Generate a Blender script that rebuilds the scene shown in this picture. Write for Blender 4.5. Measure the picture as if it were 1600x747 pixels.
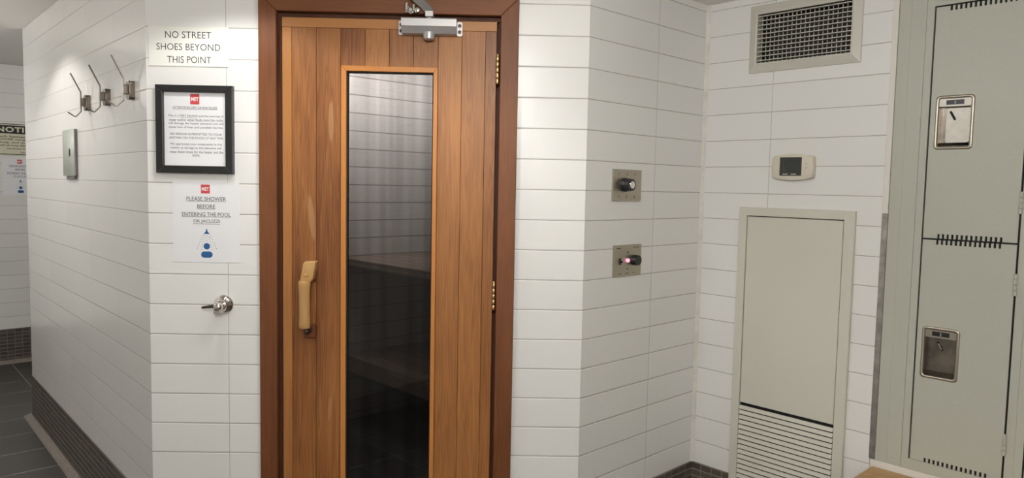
import bpy, bmesh, math, random
from mathutils import Vector, Matrix, Euler

for o in list(bpy.data.objects):
    bpy.data.objects.remove(o)
scene = bpy.context.scene
COL = scene.collection
R = math.radians

# ------------------------------------------------------------------ camera
cam_d = bpy.data.cameras.new('camera')
cam_d.sensor_fit = 'HORIZONTAL'
cam_d.sensor_width = 36.0
cam_d.lens = 1140.19 * 36.0 / 1600.0
cam_d.clip_start = 0.02
cam = bpy.data.objects.new('camera', cam_d)
COL.objects.link(cam)
cam.matrix_world = (Matrix.Translation((0, 0, 1.4432))
                    @ Matrix.Rotation(R(90 - 4.149), 4, 'X') @ Matrix.Rotation(R(1.1133), 4, 'Z'))
scene.camera = cam

# ------------------------------------------------------------------ plan of the place (metres, camera over the origin)
P0 = (-2.8433, 4.2755); P1 = (-1.2732, 2.5512); P2 = (0.2562, 2.5832); P3 = (0.8003, 3.1027); P4 = (1.3035, 2.5679)
COURSE = 0.107                     # height of one tile course
Z0 = 18.38 * COURSE % COURSE       # height of a grout line


class Frame:
    """A wall: local x along the wall (left to right), local y into the wall, z up."""
    def __init__(s, a, b=None, ang=None):
        s.a = Vector(a)
        s.ang = ang if ang is not None else math.atan2(b[1] - a[1], b[0] - a[0])
        s.L = (Vector(b) - Vector(a)).length if b is not None else 0

    def pt(s, u, y, z):
        c, n = math.cos(s.ang), math.sin(s.ang)
        return Vector((s.a.x + c * u - n * y, s.a.y + n * u + c * y, z))


FA = Frame(P0, P1); FB = Frame(P1, P2); FC = Frame(P2, P3); FD = Frame(P3, P4)
FE = Frame((-3.85, 5.6), ang=FC.ang)
WORLD = Frame((0, 0), ang=0)

# ------------------------------------------------------------------ light, world, exposure
w = bpy.data.worlds.new('world'); scene.world = w; w.use_nodes = True
w.node_tree.nodes['Background'].inputs[0].default_value = (1, .95, .88, 1)
w.node_tree.nodes['Background'].inputs[1].default_value = 0.05
scene.view_settings.view_transform = 'Standard'
scene.view_settings.look = 'None'
scene.view_settings.gamma = 1
scene.view_settings.use_curve_mapping = False
scene.view_settings.exposure = 0.03
try:
    scene.cycles.use_denoising = True
    scene.cycles.max_bounces = 10
    scene.cycles.sample_clamp_indirect = 4.0
except Exception:
    pass


def spot(name, p, energy, cone, blend, color=(1, .93, .84), r=.05, aim=None):
    d = bpy.data.lights.new(name, 'SPOT')
    d.energy = energy; d.spot_size = R(cone); d.spot_blend = blend; d.color = color; d.shadow_soft_size = r
    o = bpy.data.objects.new(name, d); COL.objects.link(o); o.location = p
    if aim is not None:
        o.rotation_euler = (Vector(aim) - Vector(p)).to_track_quat('-Z', 'Y').to_euler()
    return o


WARM = (1, .985, .955)
spot('downlight_by_signs', FB.pt(.35, -.36, 2.19), 14, 132, .3, WARM)
spot('downlight_by_door', FB.pt(.82, -.62, 2.19), 19, 136, .4, WARM)
spot('downlight_corridor', FA.pt(1.10, -.50, 2.275), 25, 128, .2, (1, .955, .91))
for nm_, p_, e_ in (('fill_lamp_room', (-.10, -.45, 2.02), 74), ('fill_lamp_passage', tuple(FA.pt(1.9, -1.15, 2.0)), 4.5), ('fill_lamp_corridor', tuple(FA.pt(.1, -.95, 2.0)), 11),  # room, passage and corridor points are added fill lamps without fixtures
                    ('fill_lamp_far_corridor', tuple(FA.pt(-.8, .95, 2.0)), 6), ('ceiling_globe_lockers', tuple(FD.pt(.55, -1.6, 2.0)), 9)):  # the far corridor point is likewise an added, unseen fill lamp
    pl_ = bpy.data.lights.new(nm_, 'POINT'); pl_.energy = e_; pl_.shadow_soft_size = .10; pl_.color = WARM
    po_ = bpy.data.objects.new(nm_, pl_); COL.objects.link(po_); po_.location = p_
sl = bpy.data.lights.new('sauna_light', 'AREA'); sl.shape = 'RECTANGLE'; sl.size = 1.3; sl.size_y = .12; sl.energy = 40; sl.color = (1, .97, .94)
slo = bpy.data.objects.new('sauna_light', sl); COL.objects.link(slo)
slo.matrix_world = (Matrix.Translation(FC.pt(.30, 1.58, 2.15)) @ Matrix.Rotation(FC.ang, 4, 'Z') @ Matrix.Rotation(R(75), 4, 'X'))


# ------------------------------------------------------------------ materials
def mat(name):
    m = bpy.data.materials.new(name); m.use_nodes = True
    return m, m.node_tree.nodes, m.node_tree.links, m.node_tree.nodes['Principled BSDF']


def flat(name, col, rough=.5, metal=0, bump=0, bscale=200, var=0, spec=.5, emit=0):
    m, N, Lk, b = mat(name)
    b.inputs['Base Color'].default_value = (*col, 1); b.inputs['Roughness'].default_value = rough
    b.inputs['Metallic'].default_value = metal; b.inputs['Specular IOR Level'].default_value = spec
    if emit:
        b.inputs['Emission Color'].default_value = (*col, 1); b.inputs['Emission Strength'].default_value = emit
    if bump or var:
        tc = N.new('ShaderNodeTexCoord'); nz = N.new('ShaderNodeTexNoise')
        nz.inputs['Scale'].default_value = bscale; nz.inputs['Detail'].default_value = 4
        Lk.new(tc.outputs['Object'], nz.inputs['Vector'])
        if bump:
            bp = N.new('ShaderNodeBump'); bp.inputs['Strength'].default_value = bump; bp.inputs['Distance'].default_value = .001
            Lk.new(nz.outputs['Fac'], bp.inputs['Height']); Lk.new(bp.outputs['Normal'], b.inputs['Normal'])
        if var:
            rp = N.new('ShaderNodeValToRGB')
            rp.color_ramp.elements[0].color = (*[c * (1 - var) for c in col], 1)
            rp.color_ramp.elements[1].color = (*[min(1, c * (1 + var)) for c in col], 1)
            rp.color_ramp.elements[0].position = .3; rp.color_ramp.elements[1].position = .7
            Lk.new(nz.outputs['Fac'], rp.inputs['Fac']); Lk.new(rp.outputs['Color'], b.inputs['Base Color'])
    return m


def M(N, Lk, op, a, b=None):
    n = N.new('ShaderNodeMath'); n.operation = op
    for i, v in enumerate((a, b)):
        if v is None: continue
        if isinstance(v, (int, float)): n.inputs[i].default_value = v
        else: Lk.new(v, n.inputs[i])
    return n.outputs[0]


def tiles(name, u0, pu, z0, pz, col, grout, gw=.0020, rough=.18, axes='XZ', var=.02, soft=.0028, bump=.45, groutmix=1.0, running=0, tilt=.0):
    """Stacked rectangular tiles with grooved grout lines, in object coordinates."""
    m, N, Lk, b = mat(name)
    tc = N.new('ShaderNodeTexCoord'); sp = N.new('ShaderNodeSeparateXYZ')
    Lk.new(tc.outputs['Object'], sp.inputs[0])
    zc = M(N, Lk, 'DIVIDE', M(N, Lk, 'SUBTRACT', sp.outputs[axes[1]], z0), pz)
    uc = M(N, Lk, 'DIVIDE', M(N, Lk, 'SUBTRACT', sp.outputs[axes[0]], u0), pu)
    zi = M(N, Lk, 'FLOOR', zc)
    if running:
        uc = M(N, Lk, 'ADD', uc, M(N, Lk, 'MULTIPLY', M(N, Lk, 'MODULO', zi, 2), running))
    ui = M(N, Lk, 'FLOOR', uc)

    def dist(c, i, p):
        f = M(N, Lk, 'SUBTRACT', c, i)
        return M(N, Lk, 'MULTIPLY', M(N, Lk, 'MINIMUM', f, M(N, Lk, 'SUBTRACT', 1, f)), p)
    dz = dist(zc, zi, pz); du = dist(uc, ui, pu)
    d = M(N, Lk, 'MINIMUM', dz, M(N, Lk, 'ADD', du, gw * .22))
    mr = N.new('ShaderNodeMapRange'); mr.interpolation_type = 'SMOOTHSTEP'
    mr.inputs['From Min'].default_value = gw * .45; mr.inputs['From Max'].default_value = gw * .75
    Lk.new(d, mr.inputs['Value'])
    hr = N.new('ShaderNodeMapRange'); hr.interpolation_type = 'SMOOTHSTEP'
    hr.inputs['From Min'].default_value = gw * .3; hr.inputs['From Max'].default_value = gw * .5 + soft
    Lk.new(d, hr.inputs['Value'])
    cv = N.new('ShaderNodeCombineXYZ'); Lk.new(ui, cv.inputs[0]); Lk.new(zi, cv.inputs[1])
    wn = N.new('ShaderNodeTexWhiteNoise'); wn.noise_dimensions = '3D'; Lk.new(cv.outputs[0], wn.inputs['Vector'])
    vr = N.new('ShaderNodeMapRange'); vr.inputs['To Min'].default_value = 1 - var; vr.inputs['To Max'].default_value = 1 + var
    Lk.new(wn.outputs['Value'], vr.inputs['Value'])
    cm = N.new('ShaderNodeVectorMath'); cm.operation = 'SCALE'; cm.inputs[0].default_value = col
    Lk.new(vr.outputs[0], cm.inputs['Scale'])
    mx = N.new('ShaderNodeMix'); mx.data_type = 'RGBA'
    mx.inputs['A'].default_value = (*grout, 1)
    Lk.new(cm.outputs[0], mx.inputs['B'])
    fac = M(N, Lk, 'MAXIMUM', mr.outputs[0], 1 - groutmix)
    Lk.new(fac, mx.inputs['Factor'])
    Lk.new(mx.outputs['Result'], b.inputs['Base Color'])
    rr = N.new('ShaderNodeMapRange'); rr.inputs['To Min'].default_value = .7; rr.inputs['To Max'].default_value = rough
    Lk.new(mr.outputs[0], rr.inputs['Value']); Lk.new(rr.outputs[0], b.inputs['Roughness'])
    nz = N.new('ShaderNodeTexNoise'); nz.inputs['Scale'].default_value = 9; nz.inputs['Detail'].default_value = 2
    Lk.new(tc.outputs['Object'], nz.inputs['Vector'])
    h = M(N, Lk, 'ADD', hr.outputs[0], M(N, Lk, 'MULTIPLY', nz.outputs['Fac'], .5))
    bp = N.new('ShaderNodeBump'); bp.inputs['Strength'].default_value = bump; bp.inputs['Distance'].default_value = .0018
    Lk.new(h, bp.inputs['Height']); Lk.new(bp.outputs['Normal'], b.inputs['Normal'])
    return m


def wood(name, dark, light, seed=0, rough=.45, axis='Z', scale=1.0, contrast=1.0, tone=False, worn=()):
    """Straight grained wood; long axis of the grain is local x, y or z; the mesh attribute 'tone' tells boards apart."""
    m, N, Lk, b = mat(name)
    tc = N.new('ShaderNodeTexCoord')
    at = N.new('ShaderNodeAttribute'); at.attribute_name = 'tone'
    sx = N.new('ShaderNodeSeparateColor'); Lk.new(at.outputs['Color'], sx.inputs[0])
    off = N.new('ShaderNodeCombineXYZ')
    k = M(N, Lk, 'MULTIPLY', sx.outputs[1], 37.0)
    for i in range(3): Lk.new(k, off.inputs[i])
    ad = N.new('ShaderNodeVectorMath'); ad.operation = 'ADD'
    Lk.new(tc.outputs['Object'], ad.inputs[0]); Lk.new(off.outputs[0], ad.inputs[1])
    mp = N.new('ShaderNodeMapping')
    lo, hi = .9 * scale, 34 * scale
    mp.inputs['Scale'].default_value = tuple(lo if a == axis else hi for a in 'XYZ')
    mp.inputs['Location'].default_value = (seed * 3.1, seed * 1.7, seed * 2.3)
    Lk.new(ad.outputs[0], mp.inputs['Vector'])
    n1 = N.new('ShaderNodeTexNoise'); n1.inputs['Scale'].default_value = 1.0; n1.inputs['Detail'].default_value = 3
    n1.inputs['Roughness'].default_value = .6; n1.inputs['Distortion'].default_value = .6
    Lk.new(mp.outputs[0], n1.inputs['Vector'])
    rings = M(N, Lk, 'SINE', M(N, Lk, 'MULTIPLY', n1.outputs['Fac'], 70.0))
    mp2 = N.new('ShaderNodeMapping')
    mp2.inputs['Scale'].default_value = tuple(6 * scale if a == axis else 420 * scale for a in 'XYZ')
    Lk.new(ad.outputs[0], mp2.inputs['Vector'])
    n2 = N.new('ShaderNodeTexNoise'); n2.inputs['Scale'].default_value = 1.0; n2.inputs['Detail'].default_value = 2
    Lk.new(mp2.outputs[0], n2.inputs['Vector'])
    mp3 = N.new('ShaderNodeMapping')
    mp3.inputs['Scale'].default_value = tuple(1.3 if a == axis else 7 for a in 'XYZ')
    Lk.new(ad.outputs[0], mp3.inputs['Vector'])
    n3 = N.new('ShaderNodeTexNoise'); n3.inputs['Scale'].default_value = 1.0; n3.inputs['Detail'].default_value = 3
    Lk.new(mp3.outputs[0], n3.inputs['Vector'])
    f = M(N, Lk, 'ADD', M(N, Lk, 'MULTIPLY', rings, .10 * contrast), M(N, Lk, 'MULTIPLY', n2.outputs['Fac'], .34 * contrast))
    f = M(N, Lk, 'ADD', f, M(N, Lk, 'MULTIPLY', n3.outputs['Fac'], .95))
    f = M(N, Lk, 'ADD', f, M(N, Lk, 'SUBTRACT', sx.outputs[0], .65 if tone else .15))
    rp = N.new('ShaderNodeValToRGB')
    rp.color_ramp.elements[0].color = (*dark, 1); rp.color_ramp.elements[1].color = (*light, 1)
    rp.color_ramp.elements[0].position = .15; rp.color_ramp.elements[1].position = .85
    Lk.new(f, rp.inputs['Fac']); out = rp.outputs['Color']
    if worn:
        sp = N.new('ShaderNodeSeparateXYZ'); Lk.new(tc.outputs['Object'], sp.inputs[0])
        for cx, cz, a, bb, k, amt in worn:          # a pale worn ellipse leaning by k
            dz = M(N, Lk, 'SUBTRACT', sp.outputs['Z'], cz)
            dx = M(N, Lk, 'SUBTRACT', M(N, Lk, 'SUBTRACT', sp.outputs['X'], cx), M(N, Lk, 'MULTIPLY', dz, k))
            r2 = M(N, Lk, 'ADD', M(N, Lk, 'POWER', M(N, Lk, 'ABSOLUTE', M(N, Lk, 'DIVIDE', dx, a)), 2), M(N, Lk, 'POWER', M(N, Lk, 'ABSOLUTE', M(N, Lk, 'DIVIDE', dz, bb)), 2))
            mr = N.new('ShaderNodeMapRange'); mr.interpolation_type = 'SMOOTHSTEP'
            mr.inputs['From Min'].default_value = 1.15; mr.inputs['From Max'].default_value = .55; mr.inputs['To Max'].default_value = amt
            Lk.new(r2, mr.inputs['Value'])
            mx = N.new('ShaderNodeMix'); mx.data_type = 'RGBA'; mx.inputs['B'].default_value = (.46, .27, .125, 1)
            Lk.new(mr.outputs[0], mx.inputs['Factor']); Lk.new(out, mx.inputs['A']); out = mx.outputs['Result']
    Lk.new(out, b.inputs['Base Color'])
    b.inputs['Roughness'].default_value = rough; b.inputs['Specular IOR Level'].default_value = .3
    bp = N.new('ShaderNodeBump'); bp.inputs['Strength'].default_value = .25; bp.inputs['Distance'].default_value = .0006
    Lk.new(n2.outputs['Fac'], bp.inputs['Height']); Lk.new(bp.outputs['Normal'], b.inputs['Normal'])
    return m


WHITE = (.80, .79, .765); GROUT = (.40, .375, .34)
m_tileA = tiles('tile_left', .60, .44, Z0, COURSE, WHITE, GROUT, bump=.3)
m_tileB = tiles('tile_center', .274, .44, Z0, COURSE, WHITE, GROUT, rough=.3, bump=.6)
m_tileC = tiles('tile_side', .411, .44, Z0, COURSE, WHITE, GROUT, rough=.3, bump=.6)
m_tileD = tiles('tile_right', .30, .44, Z0, COURSE, WHITE, GROUT, rough=.32)
m_tileE = tiles('tile_far', .20, .44, Z0, COURSE, WHITE, GROUT)
m_board = tiles('sauna_boards', -.5, 9.0, Z0, COURSE, (.52, .50, .48), (.22, .20, .185), gw=.004, rough=.5, var=.06)
MOS = dict(u0=0, pu=.05, z0=.008, pz=.0285, gw=.0035, var=.25, rough=.4, soft=.002)
m_mosaic = tiles('mosaic', col=(.085, .070, .058), grout=(.23, .20, .175), **MOS)
m_cove = flat('cove_tile', (.22, .19, .165), .5, bump=.4, bscale=60, var=.15)
m_floor = tiles('floor_tile', .115, .61, .273, .32, (.060, .056, .052), (.30, .28, .25), gw=.005, rough=.38, axes='YX', var=.14, bump=.3)
m_ceiling = flat('ceiling_paint', (.82, .79, .75), .85, bump=.15, bscale=90)
m_paintw = flat('white_paint', (.75, .72, .66), .5)
m_caulk = flat('caulk', (.72, .70, .64), .6, var=.12, bscale=14)
m_galv = flat('galvanised', (.42, .40, .37), .38, .8, var=.25, bscale=30)
m_case = wood('casing_wood', (.072, .021, .006), (.19, .066, .021), 3, .5, contrast=.8)
m_jamb = wood('jamb_wood_shaded', (.045, .012, .004), (.11, .036, .012), 3, .6, contrast=.6)  # casing wood made darker, painting in the shade of the recessed jamb
m_caseh = wood('casing_wood_h', (.072, .021, .006), (.19, .066, .021), 5, .5, axis='X', contrast=.8)
m_door = wood('cedar_planks', (.115, .033, .009), (.385, .163, .049), 1, .42, tone=True, worn=((.567 - 1.2075, 1.318 - .012, .011, .085, -.10, .42), (.634 - 1.2075, 1.655 - .012, .009, .075, 0, .4), (.630 - 1.2075, .62, .006, .05, .05, .3)))
m_doorh = wood('cedar_rail', (.20, .073, .021), (.40, .175, .057), 2, .42, axis='X')
m_wframe = wood('window_frame_wood', (.30, .095, .020), (.49, .195, .047), 4, .38)
m_wframeh = wood('window_frame_wood_h', (.30, .095, .020), (.49, .195, .047), 6, .38, axis='X')
m_dark = flat('dark_gap', (.006, .005, .004), .8)
m_handle = wood('peeled_branch', (.28, .135, .045), (.50, .29, .115), 7, .4, contrast=.6)
m_bolt = flat('old_bolt', (.07, .05, .04), .4, .7)
m_brass = flat('brass', (.62, .42, .20), .3, 1)
m_alum = flat('aluminium_paint', (.47, .465, .46), .38, .4)
m_alumd = flat('dark_aluminium', (.16, .15, .14), .45, .5)
m_chrome = flat('chrome', (.72, .69, .65), .08, 1)
m_steel = flat('brushed_steel', (.47, .43, .36), .36, .95, bump=.2, bscale=300)
m_steellit = flat('lit_steel', (.60, .57, .51), .42, .35, var=.08, bscale=40)  # paler steel, with the light falling on the upper latch put into its colour
m_steelp = flat('steel_pocket', (.23, .20, .17), .3, .9, var=.3, bscale=22)
m_nickel = flat('nickel_hook', (.145, .125, .105), .30, 1)
m_black = flat('black_plastic', (.012, .012, .013), .35)
m_frame = flat('black_frame', (.014, .013, .013), .4, bump=.1, bscale=80)
m_paper = flat('paper', (.80, .80, .82), .6)
m_paperw = flat('cream_card', (.84, .84, .78), .5)
m_yellow = flat('cream_sign', (.66, .64, .48), .5)
m_ink = flat('ink', (.02, .02, .022), .7)
m_inkg = flat('grey_ink', (.10, .10, .11), .7)
m_red = flat('logo_red', (.58, .06, .07), .6)
m_white = flat('white_ink', (.85, .80, .78), .6)
m_blue = flat('icon_blue', (.015, .10, .28), .6)
m_disp = flat('grey_green_enamel', (.40, .43, .38), .4)
m_locker = flat('locker_enamel', (.47, .475, .41), .42, bump=.12, bscale=260, var=.03)
m_panel = flat('panel_enamel', (.63, .615, .53), .5, bump=.08, bscale=160)
m_vent = flat('vent_enamel', (.58, .56, .49), .3)
m_duct = flat('duct', (.022, .019, .014), .7)
m_thermo = flat('thermostat_plastic', (.66, .61, .50), .45)
m_lcd = flat('lcd', (.035, .042, .036), .25)
m_lcdt = flat('lcd_digits', (.012, .015, .012), .4)
m_lamp = flat('red_pilot', (1.0, .30, .42), .4, emit=1.4)
m_bench = wood('bench_wood', (.32, .18, .075), (.55, .345, .155), 9, .4, axis='X', contrast=.7)
m_sbench = wood('sauna_bench_wood', (.11, .085, .068), (.24, .19, .155), 11, .55, contrast=.8, axis='Y')


def glass_mat():
    m = bpy.data.materials.new('smoked_glass'); m.use_nodes = True
    N, Lk = m.node_tree.nodes, m.node_tree.links
    N.remove(N['Principled BSDF'])
    t = N.new('ShaderNodeBsdfTransparent')
    tc = N.new('ShaderNodeTexCoord'); mp = N.new('ShaderNodeMapping'); mp.inputs['Scale'].default_value = (28, 1, .6)
    nz = N.new('ShaderNodeTexNoise'); nz.inputs['Scale'].default_value = 1; nz.inputs['Detail'].default_value = 1
    rp = N.new('ShaderNodeValToRGB'); rp.color_ramp.elements[0].position = .35; rp.color_ramp.elements[1].position = .65
    rp.color_ramp.elements[0].color = (.36, .355, .355, 1); rp.color_ramp.elements[1].color = (.44, .435, .435, 1)
    Lk.new(tc.outputs['Object'], mp.inputs['Vector']); Lk.new(mp.outputs[0], nz.inputs['Vector'])
    Lk.new(nz.outputs['Fac'], rp.inputs['Fac']); Lk.new(rp.outputs['Color'], t.inputs[0])
    g = N.new('ShaderNodeBsdfGlossy'); g.inputs['Roughness'].default_value = .0; g.inputs[0].default_value = (.9, .9, .9, 1)
    fr = N.new('ShaderNodeFresnel'); fr.inputs['IOR'].default_value = 1.4
    mx = N.new('ShaderNodeMixShader')
    Lk.new(fr.outputs[0], mx.inputs[0]); Lk.new(t.outputs[0], mx.inputs[1]); Lk.new(g.outputs[0], mx.inputs[2])
    Lk.new(mx.outputs[0], N['Material Output'].inputs[0])
    return m


m_glass = glass_mat()


# ------------------------------------------------------------------ mesh building
class MB:
    def __init__(s):
        s.bm = bmesh.new()
        s.tone = s.bm.loops.layers.float_color.new('tone')

    def _tone(s, faces, tone):
        c = (tone[0], tone[1], 0, 1)
        for f in faces:
            for l in f.loops: l[s.tone] = c

    def box(s, x0, x1, y0, y1, z0, z1, bev=0, seg=1, tone=(.5, 0), rot=None, piv=None):
        before = set(s.bm.faces)
        r = bmesh.ops.create_cube(s.bm, size=1)
        vs = r['verts']
        c = Vector(((x0 + x1) / 2, (y0 + y1) / 2, (z0 + z1) / 2)); d = Vector((x1 - x0, y1 - y0, z1 - z0))
        for v in vs: v.co = Vector((v.co.x * d.x, v.co.y * d.y, v.co.z * d.z)) + c
        if bev:
            es = list({e for v in vs for e in v.link_edges})
            bmesh.ops.bevel(s.bm, geom=es, offset=bev, segments=seg, profile=.5, affect='EDGES')
        fs = [f for f in s.bm.faces if f not in before]
        s._tone(fs, tone)
        if rot is not None:
            vv = list({v for f in fs for v in f.verts})
            p = Vector(piv) if piv else c
            for v in vv: v.co = rot @ (v.co - p) + p
        return fs

    def prism(s, poly, y0, y1, plane='XZ', tone=(.5, 0), bev=0, seg=2):
        """Extrude a polygon of (a, b) points; in plane XZ along y, XY along z, YZ along x."""
        before = set(s.bm.faces)

        def P(a, b, t):
            return {'XZ': (a, t, b), 'XY': (a, b, t), 'YZ': (t, a, b)}[plane]
        va = [s.bm.verts.new(P(a, b, y0)) for a, b in poly]
        vb = [s.bm.verts.new(P(a, b, y1)) for a, b in poly]
        n = len(poly)
        fa = s.bm.faces.new(va); s.bm.faces.new(vb[::-1])
        for i in range(n):
            s.bm.faces.new((va[i], vb[i], vb[(i + 1) % n], va[(i + 1) % n]))
        if bev:
            bmesh.ops.bevel(s.bm, geom=list(fa.edges), offset=bev, segments=seg, profile=.5, affect='EDGES')
        fs = [f for f in s.bm.faces if f not in before]
        bmesh.ops.recalc_face_normals(s.bm, faces=fs)
        s._tone(fs, tone)
        return fs

    def rrect(s, x0, x1, z0, z1, r, y0, y1, n=5, bev=0, seg=2, tone=(.5, 0)):
        return s.prism(rr(x0, x1, z0, z1, r, n), y0, y1, bev=bev, seg=seg, tone=tone)

    def ring(s, outer, inner, y0, y1, tone=(.5, 0)):
        """A frame between two outlines of equally many (x, z) points, extruded along y (y0 = front)."""
        n = len(outer)
        before = set(s.bm.faces)
        o0 = [s.bm.verts.new((a, y0, b)) for a, b in outer]; i0 = [s.bm.verts.new((a, y0, b)) for a, b in inner]
        o1 = [s.bm.verts.new((a, y1, b)) for a, b in outer]; i1 = [s.bm.verts.new((a, y1, b)) for a, b in inner]
        for k in range(n):
            j = (k + 1) % n
            s.bm.faces.new((o0[k], o0[j], i0[j], i0[k])); s.bm.faces.new((o1[k], i1[k], i1[j], o1[j]))
            s.bm.faces.new((o0[k], o1[k], o1[j], o0[j])); s.bm.faces.new((i0[k], i0[j], i1[j], i1[k]))
        fs = [f for f in s.bm.faces if f not in before]
        bmesh.ops.recalc_face_normals(s.bm, faces=fs)
        s._tone(fs, tone)
        return fs

    def lathe(s, prof, p, axis=(0, -1, 0), n=28, tone=(.5, 0)):
        """Revolve (radius, distance along axis) points about an axis from p."""
        ax = Vector(axis).normalized(); q = Vector((0, 0, 1)).rotation_difference(ax); p = Vector(p)
        before = set(s.bm.faces)
        rings = []
        for r, h in prof:
            if r < 1e-6:
                rings.append([s.bm.verts.new(p + q @ Vector((0, 0, h)))])
            else:
                rings.append([s.bm.verts.new(p + q @ Vector((r * math.cos(2 * math.pi * k / n), r * math.sin(2 * math.pi * k / n), h))) for k in range(n)])
        for a, b in zip(rings, rings[1:]):
            for k in range(n):
                j = (k + 1) % n
                if len(a) == 1 and len(b) == 1: continue
                if len(a) == 1: s.bm.faces.new((a[0], b[j], b[k]))
                elif len(b) == 1: s.bm.faces.new((a[k], a[j], b[0]))
                else: s.bm.faces.new((a[k], a[j], b[j], b[k]))
        for rg in (rings[0], rings[-1]):
            if len(rg) > 1: s.bm.faces.new(rg)
        fs = [f for f in s.bm.faces if f not in before]
        bmesh.ops.recalc_face_normals(s.bm, faces=fs)
        s._tone(fs, tone)
        return fs

    def sweep(s, pts, sect, side=(1, 0, 0), radii=None, tone=(.5, 0), jit=None):
        """Sweep a closed section [(a, b)] along points; a runs along `side`, b along side x tangent."""
        before = set(s.bm.faces)
        pts = [Vector(p) for p in pts]; sd = Vector(side).normalized(); rings = []
        for i, p in enumerate(pts):
            t = (pts[min(i + 1, len(pts) - 1)] - pts[max(i - 1, 0)]).normalized()
            a = (sd - t * sd.dot(t)).normalized(); b = a.cross(t)
            k = radii[i] if radii else 1
            rings.append([s.bm.verts.new(p + a * x * k + b * y * k) for x, y in sect])
        n = len(sect)
        for r0, r1 in zip(rings, rings[1:]):
            for k in range(n):
                j = (k + 1) % n
                s.bm.faces.new((r0[k], r0[j], r1[j], r1[k]))
        s.bm.faces.new(rings[0][::-1]); s.bm.faces.new(rings[-1])
        fs = [f for f in s.bm.faces if f not in before]
        bmesh.ops.recalc_face_normals(s.bm, faces=fs)
        s._tone(fs, tone)
        return fs

    def text(s, body, x0, x1, z0, z1, y, weight=0.0, th=.0004, spacing=1.0):
        """Flat lettering fitted into the box x0..x1, z0..z1 on a surface facing -y."""
        cu = bpy.data.curves.new('lettering', 'FONT'); cu.body = body; cu.size = 1; cu.offset = weight
        cu.space_character = spacing; cu.resolution_u = 3
        ob = bpy.data.objects.new('lettering', cu); COL.objects.link(ob)
        dg = bpy.context.evaluated_depsgraph_get()
        me = bpy.data.meshes.new_from_object(ob.evaluated_get(dg))
        xs = [v.co.x for v in me.vertices]; ys = [v.co.y for v in me.vertices]
        ax, bx, ay, by = min(xs), max(xs), min(ys), max(ys)
        vm = []
        for v in me.vertices:
            vm.append(s.bm.verts.new((x0 + (v.co.x - ax) / (bx - ax) * (x1 - x0), y,
                                      z0 + (v.co.y - ay) / (by - ay) * (z1 - z0))))
        for p in me.polygons:
            try: s.bm.faces.new([vm[i] for i in p.vertices])
            except ValueError: pass
        bpy.data.objects.remove(ob); bpy.data.curves.remove(cu); bpy.data.meshes.remove(me)


def rr(x0, x1, z0, z1, r, n=5):
    out = []
    for cx, cz, a0 in ((x1 - r, z1 - r, 0), (x0 + r, z1 - r, 90), (x0 + r, z0 + r, 180), (x1 - r, z0 + r, 270)):
        for k in range(n + 1):
            a = R(a0 + 90 * k / n)
            out.append((cx + r * math.cos(a), cz + r * math.sin(a)))
    return out


def circ(r, n=10):
    return [(r * math.cos(2 * math.pi * k / n), r * math.sin(2 * math.pi * k / n)) for k in range(n)]


def rectsec(a, b):
    return [(-a, -b), (a, -b), (a, b), (-a, b)]


ORIG = {}


def tag(o, label=None, cat=None, group=None, kind=None):
    if label: o['label'] = label
    if cat: o['category'] = cat
    if group: o['group'] = group
    if kind: o['kind'] = kind
    return o


def thing(name, fr, u, y, z, label, cat, group=None, kind=None):
    o = bpy.data.objects.new(name, None); COL.objects.link(o)
    o.empty_display_size = .05
    o.location = fr.pt(u, y, z); o.rotation_euler = (0, 0, fr.ang)
    ORIG[o.name] = Vector((u, y, z))
    return tag(o, label, cat, group, kind)


def part(name, mb, m, parent, smooth=False, label=None):
    """A mesh in its wall's coordinates, hung under its thing or its part."""
    og = ORIG[parent.name]
    bmesh.ops.translate(mb.bm, verts=mb.bm.verts[:], vec=-og)
    o = _mesh(name, mb, m, smooth)
    o.parent = parent
    ORIG[o.name] = og
    if label: o['label'] = label
    return o


def solo(name, mb, m, fr, u, y, z, label=None, cat=None, group=None, kind=None, smooth=False):
    """A top-level object that is one mesh."""
    bmesh.ops.translate(mb.bm, verts=mb.bm.verts[:], vec=-Vector((u, y, z)))
    o = _mesh(name, mb, m, smooth)
    o.location = fr.pt(u, y, z); o.rotation_euler = (0, 0, fr.ang)
    ORIG[o.name] = Vector((u, y, z))
    return tag(o, label, cat, group, kind)


def _mesh(name, mb, m, smooth):
    me = bpy.data.meshes.new(name)
    mb.bm.to_mesh(me); mb.bm.free()
    me.materials.append(m)
    if smooth:
        me.shade_smooth()
        me.set_sharp_from_angle(angle=R(smooth if smooth is not True else 40))
    o = bpy.data.objects.new(name, me); COL.objects.link(o)
    return o


def struct(name, mb, m, fr=WORLD, label=None, cat=None, smooth=False):
    return solo(name, mb, m, fr, 0, 0, 0, label, cat, None, 'structure', smooth)


# ------------------------------------------------------------------ the setting
T = .10
H = 2.36


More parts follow.
